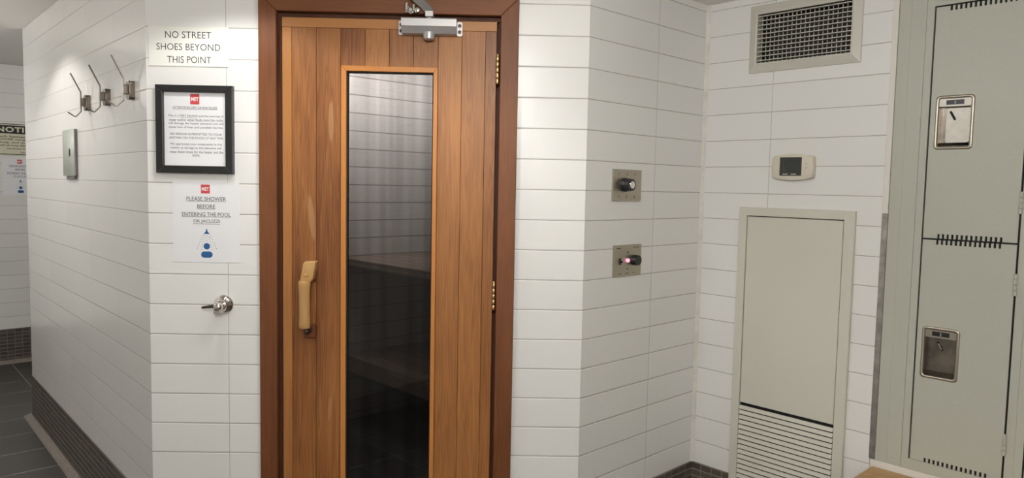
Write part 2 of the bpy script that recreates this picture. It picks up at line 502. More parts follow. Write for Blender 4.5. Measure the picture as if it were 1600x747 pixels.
def wall(name, fr, u0, u1, e0, e1, m, label, holes=(), z1=H, y0=0.0):
    """A wall of thickness T with mitred ends and rectangular holes (ua, ub, za, zb)."""
    mb = MB()
    us = sorted({u0, u1, *[h[0] for h in holes], *[h[1] for h in holes]})
    for a, b in zip(us, us[1:]):
        spans = sorted([(h[2], h[3]) for h in holes if h[0] <= a + 1e-6 and h[1] >= b - 1e-6])
        z = 0.0; segs = []
        for s0, s1 in spans:
            if s0 > z + 1e-6: segs.append((z, s0))
            z = s1
        if z < z1: segs.append((z, z1))
        ea = e0 if a == u0 else 0; eb = e1 if b == u1 else 0
        for za, zb in segs:
            mb.prism([(a, y0), (b, y0), (b + eb, y0 + T), (a + ea, y0 + T)], za, zb, 'XY')
    bmesh.ops.remove_doubles(mb.bm, verts=mb.bm.verts[:], dist=1e-5)
    return struct(name, mb, m, fr, label, 'wall')


def turn(f, g): return g.ang - f.ang


e1 = T * math.tan(turn(FA, FB) / 2); e2 = T * math.tan(turn(FB, FC) / 2); e3 = -T * math.tan(turn(FC, FD) / 2)
DU0, DU1, DZ1 = .440, 1.235, 2.036           # rough opening of the sauna door
VU0, VU1, VZ0, VZ1 = .232, .596, 1.945, 2.133  # duct opening
wall('wall_left', FA, 0, FA.L, T, -e1, m_tileA, 'white tiled wall running back on the left with coat hooks on it')
wall('wall_center', FB, 0, FB.L, e1, -e2, m_tileB, 'white tiled wall around the wooden sauna door', [(DU0, DU1, 0, DZ1)])
wall('wall_center_right', FC, 0, FC.L, e2, e3, m_tileC, 'short angled white tiled wall carrying the two steel control plates')
wall('wall_right', FD, 0, .7343, -e3, 0, m_tileD, 'white tiled wall with vent grille, thermostat and access panel', [(VU0, VU1, VZ0, VZ1)])
wall('wall_far_left', FE, -1.6, 2.6, 0, 0, m_tileE, 'distant white tiled wall at far left edge with notices')
FR = Frame(P0, ang=FC.ang + math.pi)          # the corner beyond the left wall
wall('wall_left_return', Frame((P0[0] + math.cos(FC.ang) * 2.6, P0[1] + math.sin(FC.ang) * 2.6), ang=FC.ang + math.pi), 0, 2.6, 0, -T, m_tileE,
     'tiled return wall behind the far corner of the hook wall')
# the far side of the changing room, behind the camera
FH = Frame(FA.pt(6.4, -1.25, 0).xy, ang=FA.ang + math.pi)
wall('wall_behind', FH, -.1, 8.1, 0, 0, m_tileE, 'tiled wall opposite the sauna, behind the viewer')
FJ = Frame(FA.pt(6.4, 2.6, 0).xy, ang=FA.ang - math.pi / 2)
wall('wall_behind_right', FJ, -.1, 3.85, 0, 0, m_tileE, 'tiled end wall of the changing room, behind the viewer')

# floor and ceilings, laid square with the left wall
mb = MB(); mb.box(-2.2, 6.6, -1.4, 3.2, -.06, 0)
struct('floor', mb, m_floor, FA, 'dark grey rectangular floor tiles with pale grout', 'floor')
mb = MB(); mb.box(-2.2, 2.62, -1.4, 3.2, 2.29, 2.34)
struct('ceiling_left', mb, m_ceiling, FA, 'pale ceiling over the left passage', 'ceiling')
mb = MB(); mb.box(2.62, 6.6, -1.4, 3.2, 2.207, 2.34)
struct('ceiling_right', mb, m_ceiling, FA, 'slightly lower pale ceiling above the grille corner', 'ceiling')

# sauna room behind the door (seen through the smoked glass)
FS = FC                                        # u along the bench-facing direction, y = depth behind the short wall
mb = MB(); mb.box(-1.08, 2.6, 2.14, 2.22, 0, 2.29)
struct('wall_sauna_back', mb, m_board, FS, 'boarded back wall of the sauna seen through the door glass', 'wall')
mb = MB(); mb.box(2.52, 2.60, .12, 2.14, 0, 2.207)
struct('wall_sauna_side', mb, m_board, FS, 'boarded side wall of the sauna behind the benches', 'wall')

# mosaic bases with their cove strips
BZ = .2665


def base(name, fr, u0, u1, label, e0=0, e1=0, m=m_mosaic):
    mb = MB(); t = .004
    mb.prism([(u0 + e0 * t, -t), (u1 + e1 * t, -t), (u1, 0), (u0, 0)], .0, BZ, 'XY')
    return struct(name, mb, m, fr, label, 'baseboard')


base('baseboard_left', FA, 0, FA.L, 'dark mosaic base along the foot of the hook wall', -1, .45)
base('baseboard_center_left', FB, 0, .388, 'dark mosaic base left of the sauna door', -.45, 0)
base('baseboard_center', FB, 1.286, FB.L, 'dark mosaic base right of the sauna door', 0, .39)
base('baseboard_center_right', FC, 0, FC.L - .004, 'dark mosaic base below the control plates', -.39, 0)
base('baseboard_right', FD, 0, .183, 'dark mosaic base left of the access panel', 0, 0)
base('baseboard_far_left', FE, -1.6, 2.6, 'dark mosaic base below the distant notices')


def cove(name, fr, u0, u1, label):
    mb = MB()
    prof = [(-.004, .024), (-.010, .017), (-.022, .012), (-.036, .008), (-.040, 0), (-.004, 0)]
    mb.prism([(a, b) for a, b in prof], u0, u1, 'YZ')
    return struct(name, mb, m_cove, fr, label, 'trim', smooth=50)


cove('trim_1', FA, -.06, FA.L + .03, 'sloping grey cove strip at the foot of the hook wall')
cove('trim_2', FE, -1.6, 2.6, 'sloping cove strip under the distant wall')

# inner corner bead and metal edge
mb = MB(); mb.prism([(.0, -.013), (.008, -.006), (.013, 0), (0, 0)], BZ, 2.207, 'XY')
struct('trim_3', mb, m_caulk, FD, 'stained off-white bead in the inner wall corner', 'trim')
mb = MB(); mb.box(.7315, .7515, -.003, .06, .492, 1.372, .0008)
struct('trim_4', mb, m_galv, FD, 'lower grey metal length of the edge strip beside the lockers', 'trim')
mb = MB(); mb.box(.7315, .7505, -.003, .06, 1.3725, 2.207, .0008)
struct('trim_7', mb, m_paintw, FD, 'upper white painted length of the edge strip beside the lockers', 'trim')
# plinth under the lockers
mb = MB(); mb.box(.7345, 2.4, .0, .40, 0, .489, .003)
struct('trim_5', mb, m_paintw, FD, 'white painted ledge between lockers and bench', 'trim')

# door casing
CI0, CI1, CO0, CO1, CZI, CZO = .452, 1.221, .391, 1.283, 2.026, 2.088
ct = thing('trim_6', FB, .837, 0, 0, 'wide reddish brown wooden casing around the sauna door', 'trim', kind='structure')
yf, yb = -.022, 0
mb = MB(); mb.prism([(CO0, 0), (CI0, 0), (CI0, CZI), (CO0, CZO)], yf, yb, tone=(.12, .1), bev=.002, seg=1); part('side_casing', mb, m_case, ct)
mb = MB(); mb.prism([(CI1, 0), (CO1, 0), (CO1, CZO), (CI1, CZI)], yf, yb, tone=(.18, .5), bev=.002, seg=1); part('side_casing', mb, m_case, ct)
mb = MB(); mb.prism([(CO0, CZO), (CI0, CZI), (CI1, CZI), (CO1, CZO)], yf, yb, tone=(.22, .8), bev=.002, seg=1); part('head_casing', mb, m_caseh, ct)
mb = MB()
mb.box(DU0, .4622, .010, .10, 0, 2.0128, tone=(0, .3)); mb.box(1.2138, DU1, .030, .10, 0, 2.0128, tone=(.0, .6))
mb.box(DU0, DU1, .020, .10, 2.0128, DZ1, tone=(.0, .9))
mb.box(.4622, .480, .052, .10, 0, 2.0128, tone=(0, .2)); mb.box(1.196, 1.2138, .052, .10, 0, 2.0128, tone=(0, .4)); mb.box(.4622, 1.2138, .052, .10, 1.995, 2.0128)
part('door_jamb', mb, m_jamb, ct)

# the sauna door
LU0, LU1, LZ = .4648, 1.2075, 2.0100
GU0, GU1, GZ0, GZ1 = .6695, 1.0045, .16, 1.849      # window frame outside
dr = thing('door_1', FB, LU1, 0, .012, 'cedar plank sauna door with a tall narrow smoked glass window', 'door', kind='structure')
LY0, LY1 = .004, .046
planks = [(.4648, .498, .012, 1.977, .86, .11), (.498, .583, .012, 1.977, .56, .23), (.583, .667, .012, 1.977, .44, .37),
          (1.0045, 1.087, .012, 1.977, .70, .53), (1.087, 1.169, .012, 1.977, .74, .71), (1.169, 1.2075, .012, 1.977, .52, .83),
          (.667, .751, GZ1, 1.977, .40, .91), (.751, .835, GZ1, 1.977, .72, .17), (.835, .919, GZ1, 1.977, .55, .29), (.919, 1.0045, GZ1, 1.977, .60, .43),
          (.667, .751, .012, GZ0, .4, .61), (.751, .835, .012, GZ0, .5, .77), (.835, .919, .012, GZ0, .55, .39), (.919, 1.0045, .012, GZ0, .5, .13)]
mb = MB()
for a, b, c, d, t, sd in planks:
    mb.box(a + .0004, b - .0004, LY0, LY1, c, d - .0006, .0011, tone=(t, sd))
part('door_leaf', mb, m_door, dr)
mb = MB(); mb.box(LU0, LU1, LY0 - .0005, LY1, 1.977, LZ, .001, tone=(.45, .2)); part('top_rail', mb, m_doorh, dr)
wf = .0185
mb = MB()
mb.prism([(GU0, GZ0), (GU0 + wf, GZ0 + wf), (GU0 + wf, GZ1 - wf), (GU0, GZ1)], -.003, LY1 - .002, tone=(.4, .2), bev=.0012, seg=1)
mb.prism([(GU1, GZ0), (GU1, GZ1), (GU1 - wf * .8, GZ1 - wf), (GU1 - wf * .8, GZ0 + wf)], -.003, LY1 - .002, tone=(.3, .5), bev=.0012, seg=1)
mb.prism([(GU0, GZ1), (GU0 + wf, GZ1 - wf), (GU1 - wf * .8, GZ1 - wf), (GU1, GZ1)], -.003, LY1 - .002, tone=(.4, .7), bev=.0012, seg=1)
mb.prism([(GU0, GZ0), (GU1, GZ0), (GU1 - wf * .8, GZ0 + wf), (GU0 + wf, GZ0 + wf)], -.003, LY1 - .002, tone=(.35, .9), bev=.0012, seg=1)
wfo = part('window_frame', mb, m_wframe, dr, label='orange brown moulding around the door glass')
mb = MB()
x0, x1, z0, z1 = GU0 + wf, GU1 - wf * .8, GZ0 + wf, GZ1 - wf
mb.ring([(x0, z0), (x1, z0), (x1, z1), (x0, z1)], [(x0 + .004, z0 + .004), (x1 - .004, z0 + .004), (x1 - .004, z1 - .004), (x0 + .004, z1 - .004)], .010, .030)
part('glass_gasket', mb, m_dark, wfo)
mb = MB(); mb.box(x0 + .001, x1 - .001, .018, .023, z0 + .001, z1 - .001); part('glass_pane', mb, m_glass, dr, label='smoked grey glass of the sauna door')

# branch handle
hd = MB()
hd.box(.545, .586, -.014, LY0 + .001, .893, .940, .002, tone=(.0, .3))
hd.box(.550, .584, -.010, LY0 + .001, 1.095, 1.166, .002, tone=(.0, .3))
hb = part('handle_block', hd, m_door, dr)
mb = MB()
sec = [(.0195 * (1 + .05 * math.sin(3 * a + 1)) * math.cos(a), .0175 * math.sin(a)) for a in [2 * math.pi * k / 16 for k in range(16)]]
pts, rad = [], []
for z, u, y, r in ((.934, .5545, -.046, .90), (.938, .5545, -.046, 1.0), (.955, .5545, -.046, 1.0), (.99, .554, -.046, .95), (1.03, .5535, -.046, .95), (1.06, .5535, -.047, .98),
                   (1.085, .554, -.047, 1.05), (1.094, .5545, -.047, 1.08), (1.099, .555, -.046, 1.0)):
    pts.append((u, y, z)); rad.append(r)
mb.sweep(pts, sec, (1, 0, 0), rad, tone=(.35, .3))
hg = part('handle', mb, m_handle, dr, smooth=50, label='peeled branch pull handle')
mb = MB()
mb.prism([(.536, 1.094), (.575, 1.096), (.583, 1.108), (.592, 1.166), (.586, 1.169), (.552, 1.166), (.548, 1.160)], -.045, -.008, tone=(.45, .6), bev=.005, seg=2)
part('handle_head', mb, m_handle, hg, smooth=50)
mb = MB(); mb.lathe([(0, .004), (.006, .003), (.0075, 0), (.0075, -.003)], (.560, -.045, 1.122), n=14); part('handle_plug', mb, m_handle, hg, smooth=True)
mb = MB(); mb.lathe([(0, .034), (.007, .032), (.010, .024), (.010, .004), (.014, .004), (.014, -.008)], (.559, -.012, .922), n=14); part('handle_bolt', mb, m_bolt, hg, smooth=True)

# hinges of the door
for zc in (1.844, 1.050, .30):
    mb = MB(); hh = .049
    x, y = 1.2120, -.0075
    n = 5
    for k in range(n):
        a = zc - hh + 2 * hh * k / n
        mb.lathe([(0, 0), (.006, .0008), (.0068, .002), (.0068, 2 * hh / n - .002), (.006, 2 * hh / n - .0008), (0, 2 * hh / n)], (x, y, a), (0, 0, 1), 14)
    mb.lathe([(0, 0), (.005, .0005), (.0052, .004), (.0035, .007), (0, .008)], (x, y, zc + hh - .0005), (0, 0, 1), 12)
    hn = part('hinge', mb, m_brass, dr, smooth=40, label='brass barrel hinge')
    mb = MB(); mb.box(x - .0012, x + .0008, -.004, .030, zc - hh, zc + hh); part('hinge_leaf', mb, m_brass, hn)

# door closer (screwed to the door head)
dc = thing('door_closer', FB, .978, LY0, 1.98, 'silver hydraulic door closer box screwed to the top of the sauna door', 'door closer')
CU0, CU1, CZ0, CZ1 = .883, 1.070, 1.957, 2.006
mb = MB()
mb.prism([(-.004, CZ1), (-.056, CZ1 - .001), (-.0575, CZ1 - .004), (-.0575, 1.9785), (-.055, 1.977), (-.036, 1.957), (-.004, 1.955)], CU0, CU1, 'YZ')
part('closer_body', mb, m_alum, dc)
for a, b in ((.868, .886), (1.069, 1.088)):
    mb = MB(); mb.rrect(a, b, 1.956, 2.004, .004, -.006, LY0, bev=.001, seg=1); pl = part('end_bracket', mb, m_alum, dc, smooth=True)
    for z in (1.970, 1.991):
        mb = MB(); mb.lathe([(0, .001), (.003, .001), (.0035, .004), (.0058, .0035), (.0062, 0)], ((a + b) / 2, -.006, z), n=14)
        part('screw', mb, m_bolt, pl, smooth=True)
mb = MB(); mb.lathe([(.019, .0), (.0195, .012), (.018, .022), (.012, .026), (0, .027)], (.975, -.030, 1.962), (0, 0, -1)); part('regulator_cap', mb, m_alum, dc, smooth=True)
mb = MB(); mb.lathe([(.014, -.002), (.014, .004), (.010, .008), (0, .009)], (.975, -.030, 2.006), (0, 0, 1)); part('pinion', mb, m_chrome, dc, smooth=True)
mb = MB()
mb.box(.963, .990, -.048, -.014, 2.012, 2.031, .001)
arm = part('arm_hub', mb, m_alum, dc)
mb = MB()
mb.sweep([(.978, -.032, 2.030), (.955, -.048, 2.052), (.905, -.080, 2.090), (.86, -.110, 2.105)], rectsec(.014, .004), (.55, 0, .6)); part('closer_arm', mb, m_alumd, dc)
mb = MB()
mb.lathe([(.012, 0), (.012, .010), (.006, .012), (.006, .02), (0, .02)], (.914, -.034, 2.032), (0, -1, 0), 8)
mb.box(.893, .942, -.036, -.022, 2.026, 2.042, .002)
mb.box(.897, .906, -.052, -.030, 2.030, 2.056, .002); mb.box(.920, .929, -.050, -.030, 2.028, 2.052, .002)
mb.lathe([(.007, 0), (.007, .012), (0, .013)], (.937, -.036, 2.034), (0, -1, 0), 8)
mb.lathe([(.006, 0), (.006, .012), (0, .013)], (.902, -.036, 2.042), (0, -1, 0), 8)
part('arm_shoe', mb, m_chrome, dc, label='bright knuckle of bolts and shoe plate')

# ------------------------------------------------------------------ signs on the centre wall
g = thing('street_shoes_sign', FB, .146, 0, 1.833, 'white rectangular card sign at the top reading no street shoes beyond this point', 'sign')
mb = MB(); mb.box(.010, .283, -.003, 0, 1.833, 1.968, .0006); part('card', mb, m_paperw, g)
for tx, a, b, zc in (('NO STREET', .068, .225, 1.940), ('SHOES BEYOND', .038, .256, 1.899), ('THIS POINT', .074, .224, 1.856)):
    mb = MB(); mb.text(tx, a, b, zc - .0113, zc + .0113, -.0034, -.005); part('lettering', mb, m_ink, g)

g = thing('sauna_rules_frame', FB, .170, 0, 1.466, 'black picture frame holding the printed dry sauna rules', 'picture frame')
fx0, fx1, fz0, fz1 = .037, .301, 1.466, 1.768
for nm, po in (('frame_side', [(fx0, fz0), (fx0 + .026, fz0 + .026), (fx0 + .026, fz1 - .024), (fx0, fz1)]), ('frame_side', [(fx1, fz0), (fx1, fz1), (fx1 - .026, fz1 - .024), (fx1 - .026, fz0 + .026)]),
               ('frame_top', [(fx0, fz1), (fx0 + .026, fz1 - .024), (fx1 - .026, fz1 - .024), (fx1, fz1)]), ('frame_bottom', [(fx0, fz0), (fx1, fz0), (fx1 - .026, fz0 + .026), (fx0 + .026, fz0 + .026)])):
    mb = MB(); mb.prism(po, -.020, 0, bev=.0025, seg=2); part(nm, mb, m_frame, g)
mb = MB(); mb.box(fx0 + .02, fx1 - .02, -.008, -.002, fz0 + .02, fz1 - .02); sh = part('printed_sheet', mb, m_paper, g, label='white printed rules sheet')
lx = .1685
mb = MB(); mb.box(lx - .0155, lx + .0155, -.0086, -.0078, 1.7035, 1.739); part('logo_square', mb, m_red, sh, label='red square logo')
mb = MB(); mb.text('MET', lx - .0125, lx + .0125, 1.7145, 1.7275, -.0089, .03); part('logo_letters', mb, m_white, sh)


def ln(tx, a, b, zc, h=.0048, y=-.0084, under=False, wgt=.0, par=None, m=None):
    t = MB(); t.text(tx, a, b, zc - h, zc + h, y, wgt)
    if under is True: t.box(a, b, y - .0002, y, zc - h - .0022, zc - h - .0012)
    elif under: t.box(under[0], under[1], y - .0002, y, zc - h - .0010, zc - h - .0002)
    part('lettering', t, m or m_inkg, par or sh)


ln('ATTENTION DRY SAUNA RULES', .093, .245, 1.6925, .0038, under=True)
ln('This is a DRY SAUNA and the pouring of', .076, .266, 1.663, under=(.119, .170))
ln('water and/or other fluids onto the rocks', .079, .264, 1.650)
ln('will damage the heater elements and will', .077, .266, 1.637)
ln('cause loss of heat and possible injuries.', .078, .265, 1.624)
ln('NO PERSON IS PERMITTED TO POUR', .083, .260, 1.601, .0038)
ln('ANTYING ON THE ROCKS AT ANY TIME', .079, .264, 1.588, .0038)
ln('We appreciate your cooperation in this', .082, .260, 1.566)
ln('matter as damage to the elements will', .085, .258, 1.553)
ln('mean down times for the heater and the', .081, .264, 1.540)
ln('sauna.', .158, .184, 1.528, .0035)


def shower_paper(fr, du, dz, wid, label):
    """Letter-size paper: please shower before entering the pool."""
    g = thing('shower_notice', fr, .200 + du, 0, 1.155 + dz, label, 'sign')
    mb = MB(); mb.box(.085 + du, .316 + du, -.0012, 0, 1.155 + dz, 1.435 + dz); sh = part('paper_sheet', mb, m_paper, g)
    lx = .1985 + du; y = -.0016
    mb = MB(); mb.box(lx - .0155, lx + .0155, y, -.0011, 1.3965 + dz, 1.4275 + dz); part('logo_square', mb, m_red, sh, label='red square logo')
    mb = MB(); mb.text('MET', lx - .0125, lx + .0125, 1.406 + dz, 1.4185 + dz, y - .0003, .03); part('logo_letters', mb, m_white, sh)
    for tx, a, b, zc in (('PLEASE SHOWER', .133, .270, 1.378), ('BEFORE', .170, .232, 1.3515), ('ENTERING THE POOL', .117, .286, 1.3235), ('OR JACUZZI', .155, .248, 1.2985)):
        ln(tx, a + du, b + du, zc + dz, .0068, y, True, .004, par=sh)
    cx = .2015 + du
    mb = MB()
    mb.prism([(cx - .0105, 1.255 + dz), (cx + .0105, 1.255 + dz), (cx + .003, 1.264 + dz), (cx + .0015, 1.272 + dz), (cx - .0015, 1.272 + dz), (cx - .003, 1.264 + dz)], y, -.0011)
    part('shower_head_icon', mb, m_blue, sh, label='blue shower head symbol')
    mb = MB()
    mb.prism([(cx + .0112 * math.cos(a), 1.2115 + dz + .0112 * math.sin(a)) for a in [2 * math.pi * k / 20 for k in range(20)]], y, -.0011)
    part('head_icon', mb, m_blue, sh, label='blue head of the bather symbol')
    mb = MB()
    mb.prism(rr(cx - .020, cx + .020, 1.171 + dz, 1.193 + dz, .0105), y, -.0011)
    part('shoulders_icon', mb, m_blue, sh, label='blue shoulders of the bather symbol')
    mb = MB()
    for sg in (-1, 1):
        for k in range(7): mb.box(cx + sg * (.012 + .0036 * k) - .0012, cx + sg * (.012 + .0036 * k) + .0012, y, -.0011, 1.249 - .0077 * k + dz, 1.251 - .0077 * k + dz)
        for k in range(6): mb.box(cx + sg * (.007 + .0024 * k) - .0012, cx + sg * (.007 + .0024 * k) + .0012, y, -.0011, 1.242 - .0085 * k + dz, 1.244 - .0085 * k + dz)
    for k in range(3): mb.box(cx - .0012, cx + .0012, y, -.0011, 1.247 - .009 * k + dz, 1.249 - .009 * k + dz)
    part('water_drops', mb, m_inkg, sh)['kind'] = 'stuff'


shower_paper(FB, 0, 0, 0, 'white paper below the black frame reading please shower before entering the pool')
shower_paper(FE, -.135, .145, 0, 'distant copy of the shower paper at the far left edge below the notice board')

# bathing notice on the far wall
g = thing('bathing_notice', FE, .05, 0, 1.606, 'cream notice board with black header band at the far left edge', 'sign')
nu = .052
mb = MB(); mb.rrect(nu - .20, nu + .20, 1.606, 1.845, .012, -.006, -.001); part('board', mb, m_yellow, g)
mb = MB()
mb.ring(rr(nu - .197, nu + .197, 1.609, 1.842, .010), rr(nu - .192, nu + .192, 1.614, 1.837, .008), -.0066, -.0058)
mb.box(nu - .185, nu + .185, -.0066, -.0058, 1.768, 1.830)
band = part('header_band', mb, m_ink, g)
mb = MB(); mb.text('NOTICE', nu - .130, nu + .138, 1.779, 1.819, -.0072, .035, spacing=1.12); part('header_letters', mb, m_yellow, g)
for tx, a, b, zc in (('Each bather shall', -.135, .135, 1.746), ('SHOWER using WARM', -.16, .16, 1.723), ('Soap, and thoroughly', -.115, .165, 1.700), ('rinse off all soap BEFORE', -.175, .115, 1.677), ('re-entering the', -.07, .12, 1.653), ('DHT. REG. 50', .02, .15, 1.626)):
    ln(tx, nu + a, nu + b, zc, .0085 if zc > 1.63 else .006, -.0064, wgt=.012, par=g, m=m_ink)

# ------------------------------------------------------------------ coat hooks on the left wall
hl = {1.528: 'coat hook farthest from the corner, leftmost of three steel hooks on the tiled wall',
      1.845: 'middle one of three bent steel coat hooks on the tiled wall',
      2.172: 'coat hook nearest the white card sign, rightmost of three steel hooks'}
for u, lab in hl.items():
    g = thing('coat_hook', FA, u, 0, 1.76, lab, 'hook', 'steel coat hooks on the left wall')
    mb = MB(); mb.rrect(u - .022, u + .022, 1.728, 1.793, .008, -.018, 0, bev=.004, seg=3); part('wall_plate', mb, m_nickel, g, smooth=50)
    mb = MB(); mb.box(u - .009, u + .009, -.034, -.017, 1.746, 1.780, .002, 2); part('stem', mb, m_nickel, g)
    mb = MB()
    prof = [(.069, 1.880), (.0332, 1.8075), (.0318, 1.803), (.0318, 1.725), (.0330, 1.7215), (.0520, 1.7000), (.0550, 1.6995), (.081, 1.7165)]
    mb.sweep([(u, -n_, z) for n_, z in prof], rectsec(.0050, .0018), (1, 0, 0), tone=(0, 0))
    part('hook_bar', mb, m_nickel, g)

# enamelled dispenser
g = thing('wall_dispenser', FA, 1.18, 0, 1.447, 'flat grey-green metal dispenser box under the coat hooks', 'dispenser')
mb = MB(); mb.rrect(1.062, 1.292, 1.4505, 1.6625, .004, -.0105, 0); part('shaded_back_box', mb, m_alumd, g)  # dark metal colour paints the shade on the sides of the box
mb = MB(); mb.rrect(1.060, 1.293, 1.450, 1.663, .004, -.0145, -.0105, bev=.001, seg=1); part('cover', mb, m_disp, g, smooth=50)
mb = MB(); mb.ring([(1.205 + .013 * math.cos(a), 1.558 + .019 * math.sin(a)) for a in [k * math.pi / 12 for k in range(24)]],
                   [(1.205 + .009 * math.cos(a), 1.558 + .015 * math.sin(a)) for a in [k * math.pi / 12 for k in range(24)]], -.0157, -.0142)
mb.box(1.202, 1.208, -.0157, -.0142, 1.544, 1.572); mb.box(1.197, 1.213, -.0157, -.0142, 1.556, 1.561)
part('lock_emblem', mb, m_ink, g, label='dark oval lock emblem')
mb = MB(); mb.prism([(0, 1.452), (-.010, 1.452), (-.012, 1.438), (-.009, 1.436), (0, 1.440)], 1.11, 1.272, 'YZ'); part('outlet_lip', mb, m_alumd, g)

# shower valve
g = thing('shower_valve', FB, .259, 0, 1.006, 'chrome round shower valve with lever below the shower paper', 'valve')
mb = MB(); mb.lathe([(.0345, 0), (.0345, .003), (.033, .006), (.026, .012), (.019, .018), (.017, .022), (.0, .022)], (.259, 0, 1.006), n=40); part('escutcheon', mb, m_chrome, g, smooth=50)
mb = MB(); mb.lathe([(.012, .018), (.012, .036), (.0145, .038), (.0155, .048), (.0145, .064), (.010, .069), (0, .070)], (.259, 0, 1.006), n=20); part('valve_body', mb, m_chrome, g, smooth=50)
mb = MB(); mb.sweep([(.262, -.058, 1.008), (.240, -.058, 1.008), (.222, -.060, 1.006), (.207, -.061, 1.004), (.205, -.061, 1.004)], circ(.0065), (0, 0, 1), [1.2, 1.0, .8, .75, .5])
part('lever', mb, m_nickel, g, smooth=60)
mb = MB(); mb.box(.244, .268, -.062, -.040, .983, .996, .003, 2); part('stop_tab', mb, m_chrome, g)

# ------------------------------------------------------------------ control plates on the angled wall
PT = .0045
g = thing('timer_plate', FC, .232, 0, 1.396, 'square steel timer plate with one round black knob, upper of the two plates', 'control plate')
mb = MB(); mb.rrect(.146, .316, 1.396, 1.513, .003, -.007, 0, bev=.002, seg=2); part('plate', mb, m_steel, g)
mb = MB()
prof = [(.0, .0), (.026, .0), (.026, .010), (.024, .014), (.024, .020), (.022, .036), (.0145, .0365), (.0, .0365)]
mb.lathe(prof, (.213, -.007, 1.456), n=12); kb = part('knob', mb, m_black, g, smooth=25, label='round black timer knob')
mb = MB(); mb.lathe([(.0145, .0362), (.0140, .0378), (0, .038)], (.213, -.007, 1.456), n=24); part('knob_cap', mb, m_chrome, kb, smooth=True, label='silver knob centre')
mb = MB()
for tx, uu, zc in (('1', .179, 1.496), ('2', .227, 1.496), ('3', .275, 1.496), ('4', .179, 1.412), ('5', .227, 1.412), ('6', .275, 1.412)):
    mb = MB(); hw = .001 if tx == '1' else .003; mb.text(tx, uu - hw, uu + hw, zc - .0045, zc + .0045, -.0075, .02); part('numeral', mb, m_ink, g)

g = thing('heater_switch_plate', FC, .247, 0, 1.112, 'square steel switch plate with glowing pilot lamp, lower of the two plates', 'control plate')
mb = MB(); mb.rrect(.163, .331, 1.112, 1.231, .003, -.006, 0, bev=.002, seg=2); part('plate', mb, m_steel, g)
mb = MB(); mb.box(.195, .206, -.0085, -.005, 1.157, 1.181, .001); sw = part('toggle_slot', mb, m_black, g)
mb = MB(); mb.box(.1985, .2025, -.018, -.007, 1.164, 1.172, .001); part('toggle', mb, m_black, sw)
mb = MB(); mb.lathe([(.0075, 0), (.0075, .005), (.0055, .0085), (0, .0095)], (.245, -.006, 1.171), n=18); part('pilot_lamp', mb, m_lamp, g, smooth=True, label='glowing pink pilot lamp')
mb = MB(); mb.lathe([(0, 0), (.0205, 0), (.0205, .008), (.019, .024), (.0, .0245)], (.284, -.006, 1.171), n=14); part('knob', mb, m_black, g, smooth=25, label='black heater knob')
for a_, b_, za, zb in ((.178, .203, 1.2165, 1.2205), (.278, .315, 1.2180, 1.2208), (.190, .212, 1.1215, 1.1238), (.232, .256, 1.1215, 1.1238), (.281, .292, 1.1210, 1.1238)):
    mb = MB(); mb.rrect(a_, b_, za, zb, .001, -.0066, -.0058, n=2); part('marking', mb, m_inkg, g)
for zc in (1.202, 1.140):
    mb = MB(); mb.lathe([(.003, 0), (.003, .0015), (0, .002)], (.247, -.006, zc), n=10); part('screw', mb, m_bolt, g)

# ------------------------------------------------------------------ right wall
g = thing('vent_grille', FD, .414, 0, 1.908, 'large white rectangular air grille high on the wall', 'vent')
vo = [(.197, 1.908), (.631, 1.908), (.631, 2.170), (.197, 2.170)]; vi = [(VU0, VZ0), (VU1, VZ0), (VU1, VZ1), (VU0, VZ1)]
for nm, i, j in (('frame_bottom', 0, 1), ('frame_side', 1, 2), ('frame_top', 2, 3), ('frame_side', 3, 0)):
    mb = MB()
    o_, n_ = (vo[i], vo[j]), (vi[i], vi[j])
    q = [(o_[0][0], 0, o_[0][1]), (o_[1][0], 0, o_[1][1])]
    vs = []
    for (a, b), (c, d) in ((o_[0], n_[0]), (o_[1], n_[1])):
        mx, mz = a + (c - a) * .82, b + (d - b) * .82
        ex, ez = a + (c - a) * .06, b + (d - b) * .06
        vs.append([mb.bm.verts.new(p) for p in ((a, 0, b), (a, -.005, b), (ex, -.0065, ez), (mx, -.016, mz), (c, -.014, d), (c, .02, d))])
    for k in range(5): mb.bm.faces.new((vs[0][k], vs[1][k], vs[1][k + 1], vs[0][k + 1]))
    for s_ in vs:
        mb.bm.faces.new(s_)
    mb.bm.faces.new((vs[0][0], vs[1][0], vs[1][5], vs[0][5]))
    bmesh.ops.recalc_face_normals(mb.bm, faces=mb.bm.faces[:])
    part(nm, mb, m_vent, g)
mb = MB(); n = 11
for k in range(n):
    zc = VZ0 + (VZ1 - VZ0) * (k + .55) / n
    mb.prism([(-.011, zc - .0015), (-.011, zc + .0015), (.006, zc + .0020), (.006, zc - .0005)], VU0, VU1, 'YZ')
part('horizontal_louvers', mb, m_vent, g)
mb = MB(); n = 21
for k in range(n):
    uc = VU0 + (VU1 - VU0) * (k + .5) / n
    mb.box(uc - .0011, uc + .0011, .009, .0125, VZ0, VZ1)
part('vertical_blades', mb, m_vent, g)
mb = MB(); mb.box(VU0 - .004, VU1 + .004, .085, .099, VZ0 - .004, VZ1 + .004)
mb.box(VU0 + .0005, VU0 + .003, .03, .085, VZ0, VZ1); mb.box(VU1 - .003, VU1 - .0005, .03, .085, VZ0, VZ1); mb.box(VU0, VU1, .03, .085, VZ1 - .003, VZ1 - .0005); mb.box(VU0, VU1, .03, .085, VZ0 + .0005, VZ0 + .003)
part('duct_liner', mb, m_duct, g)

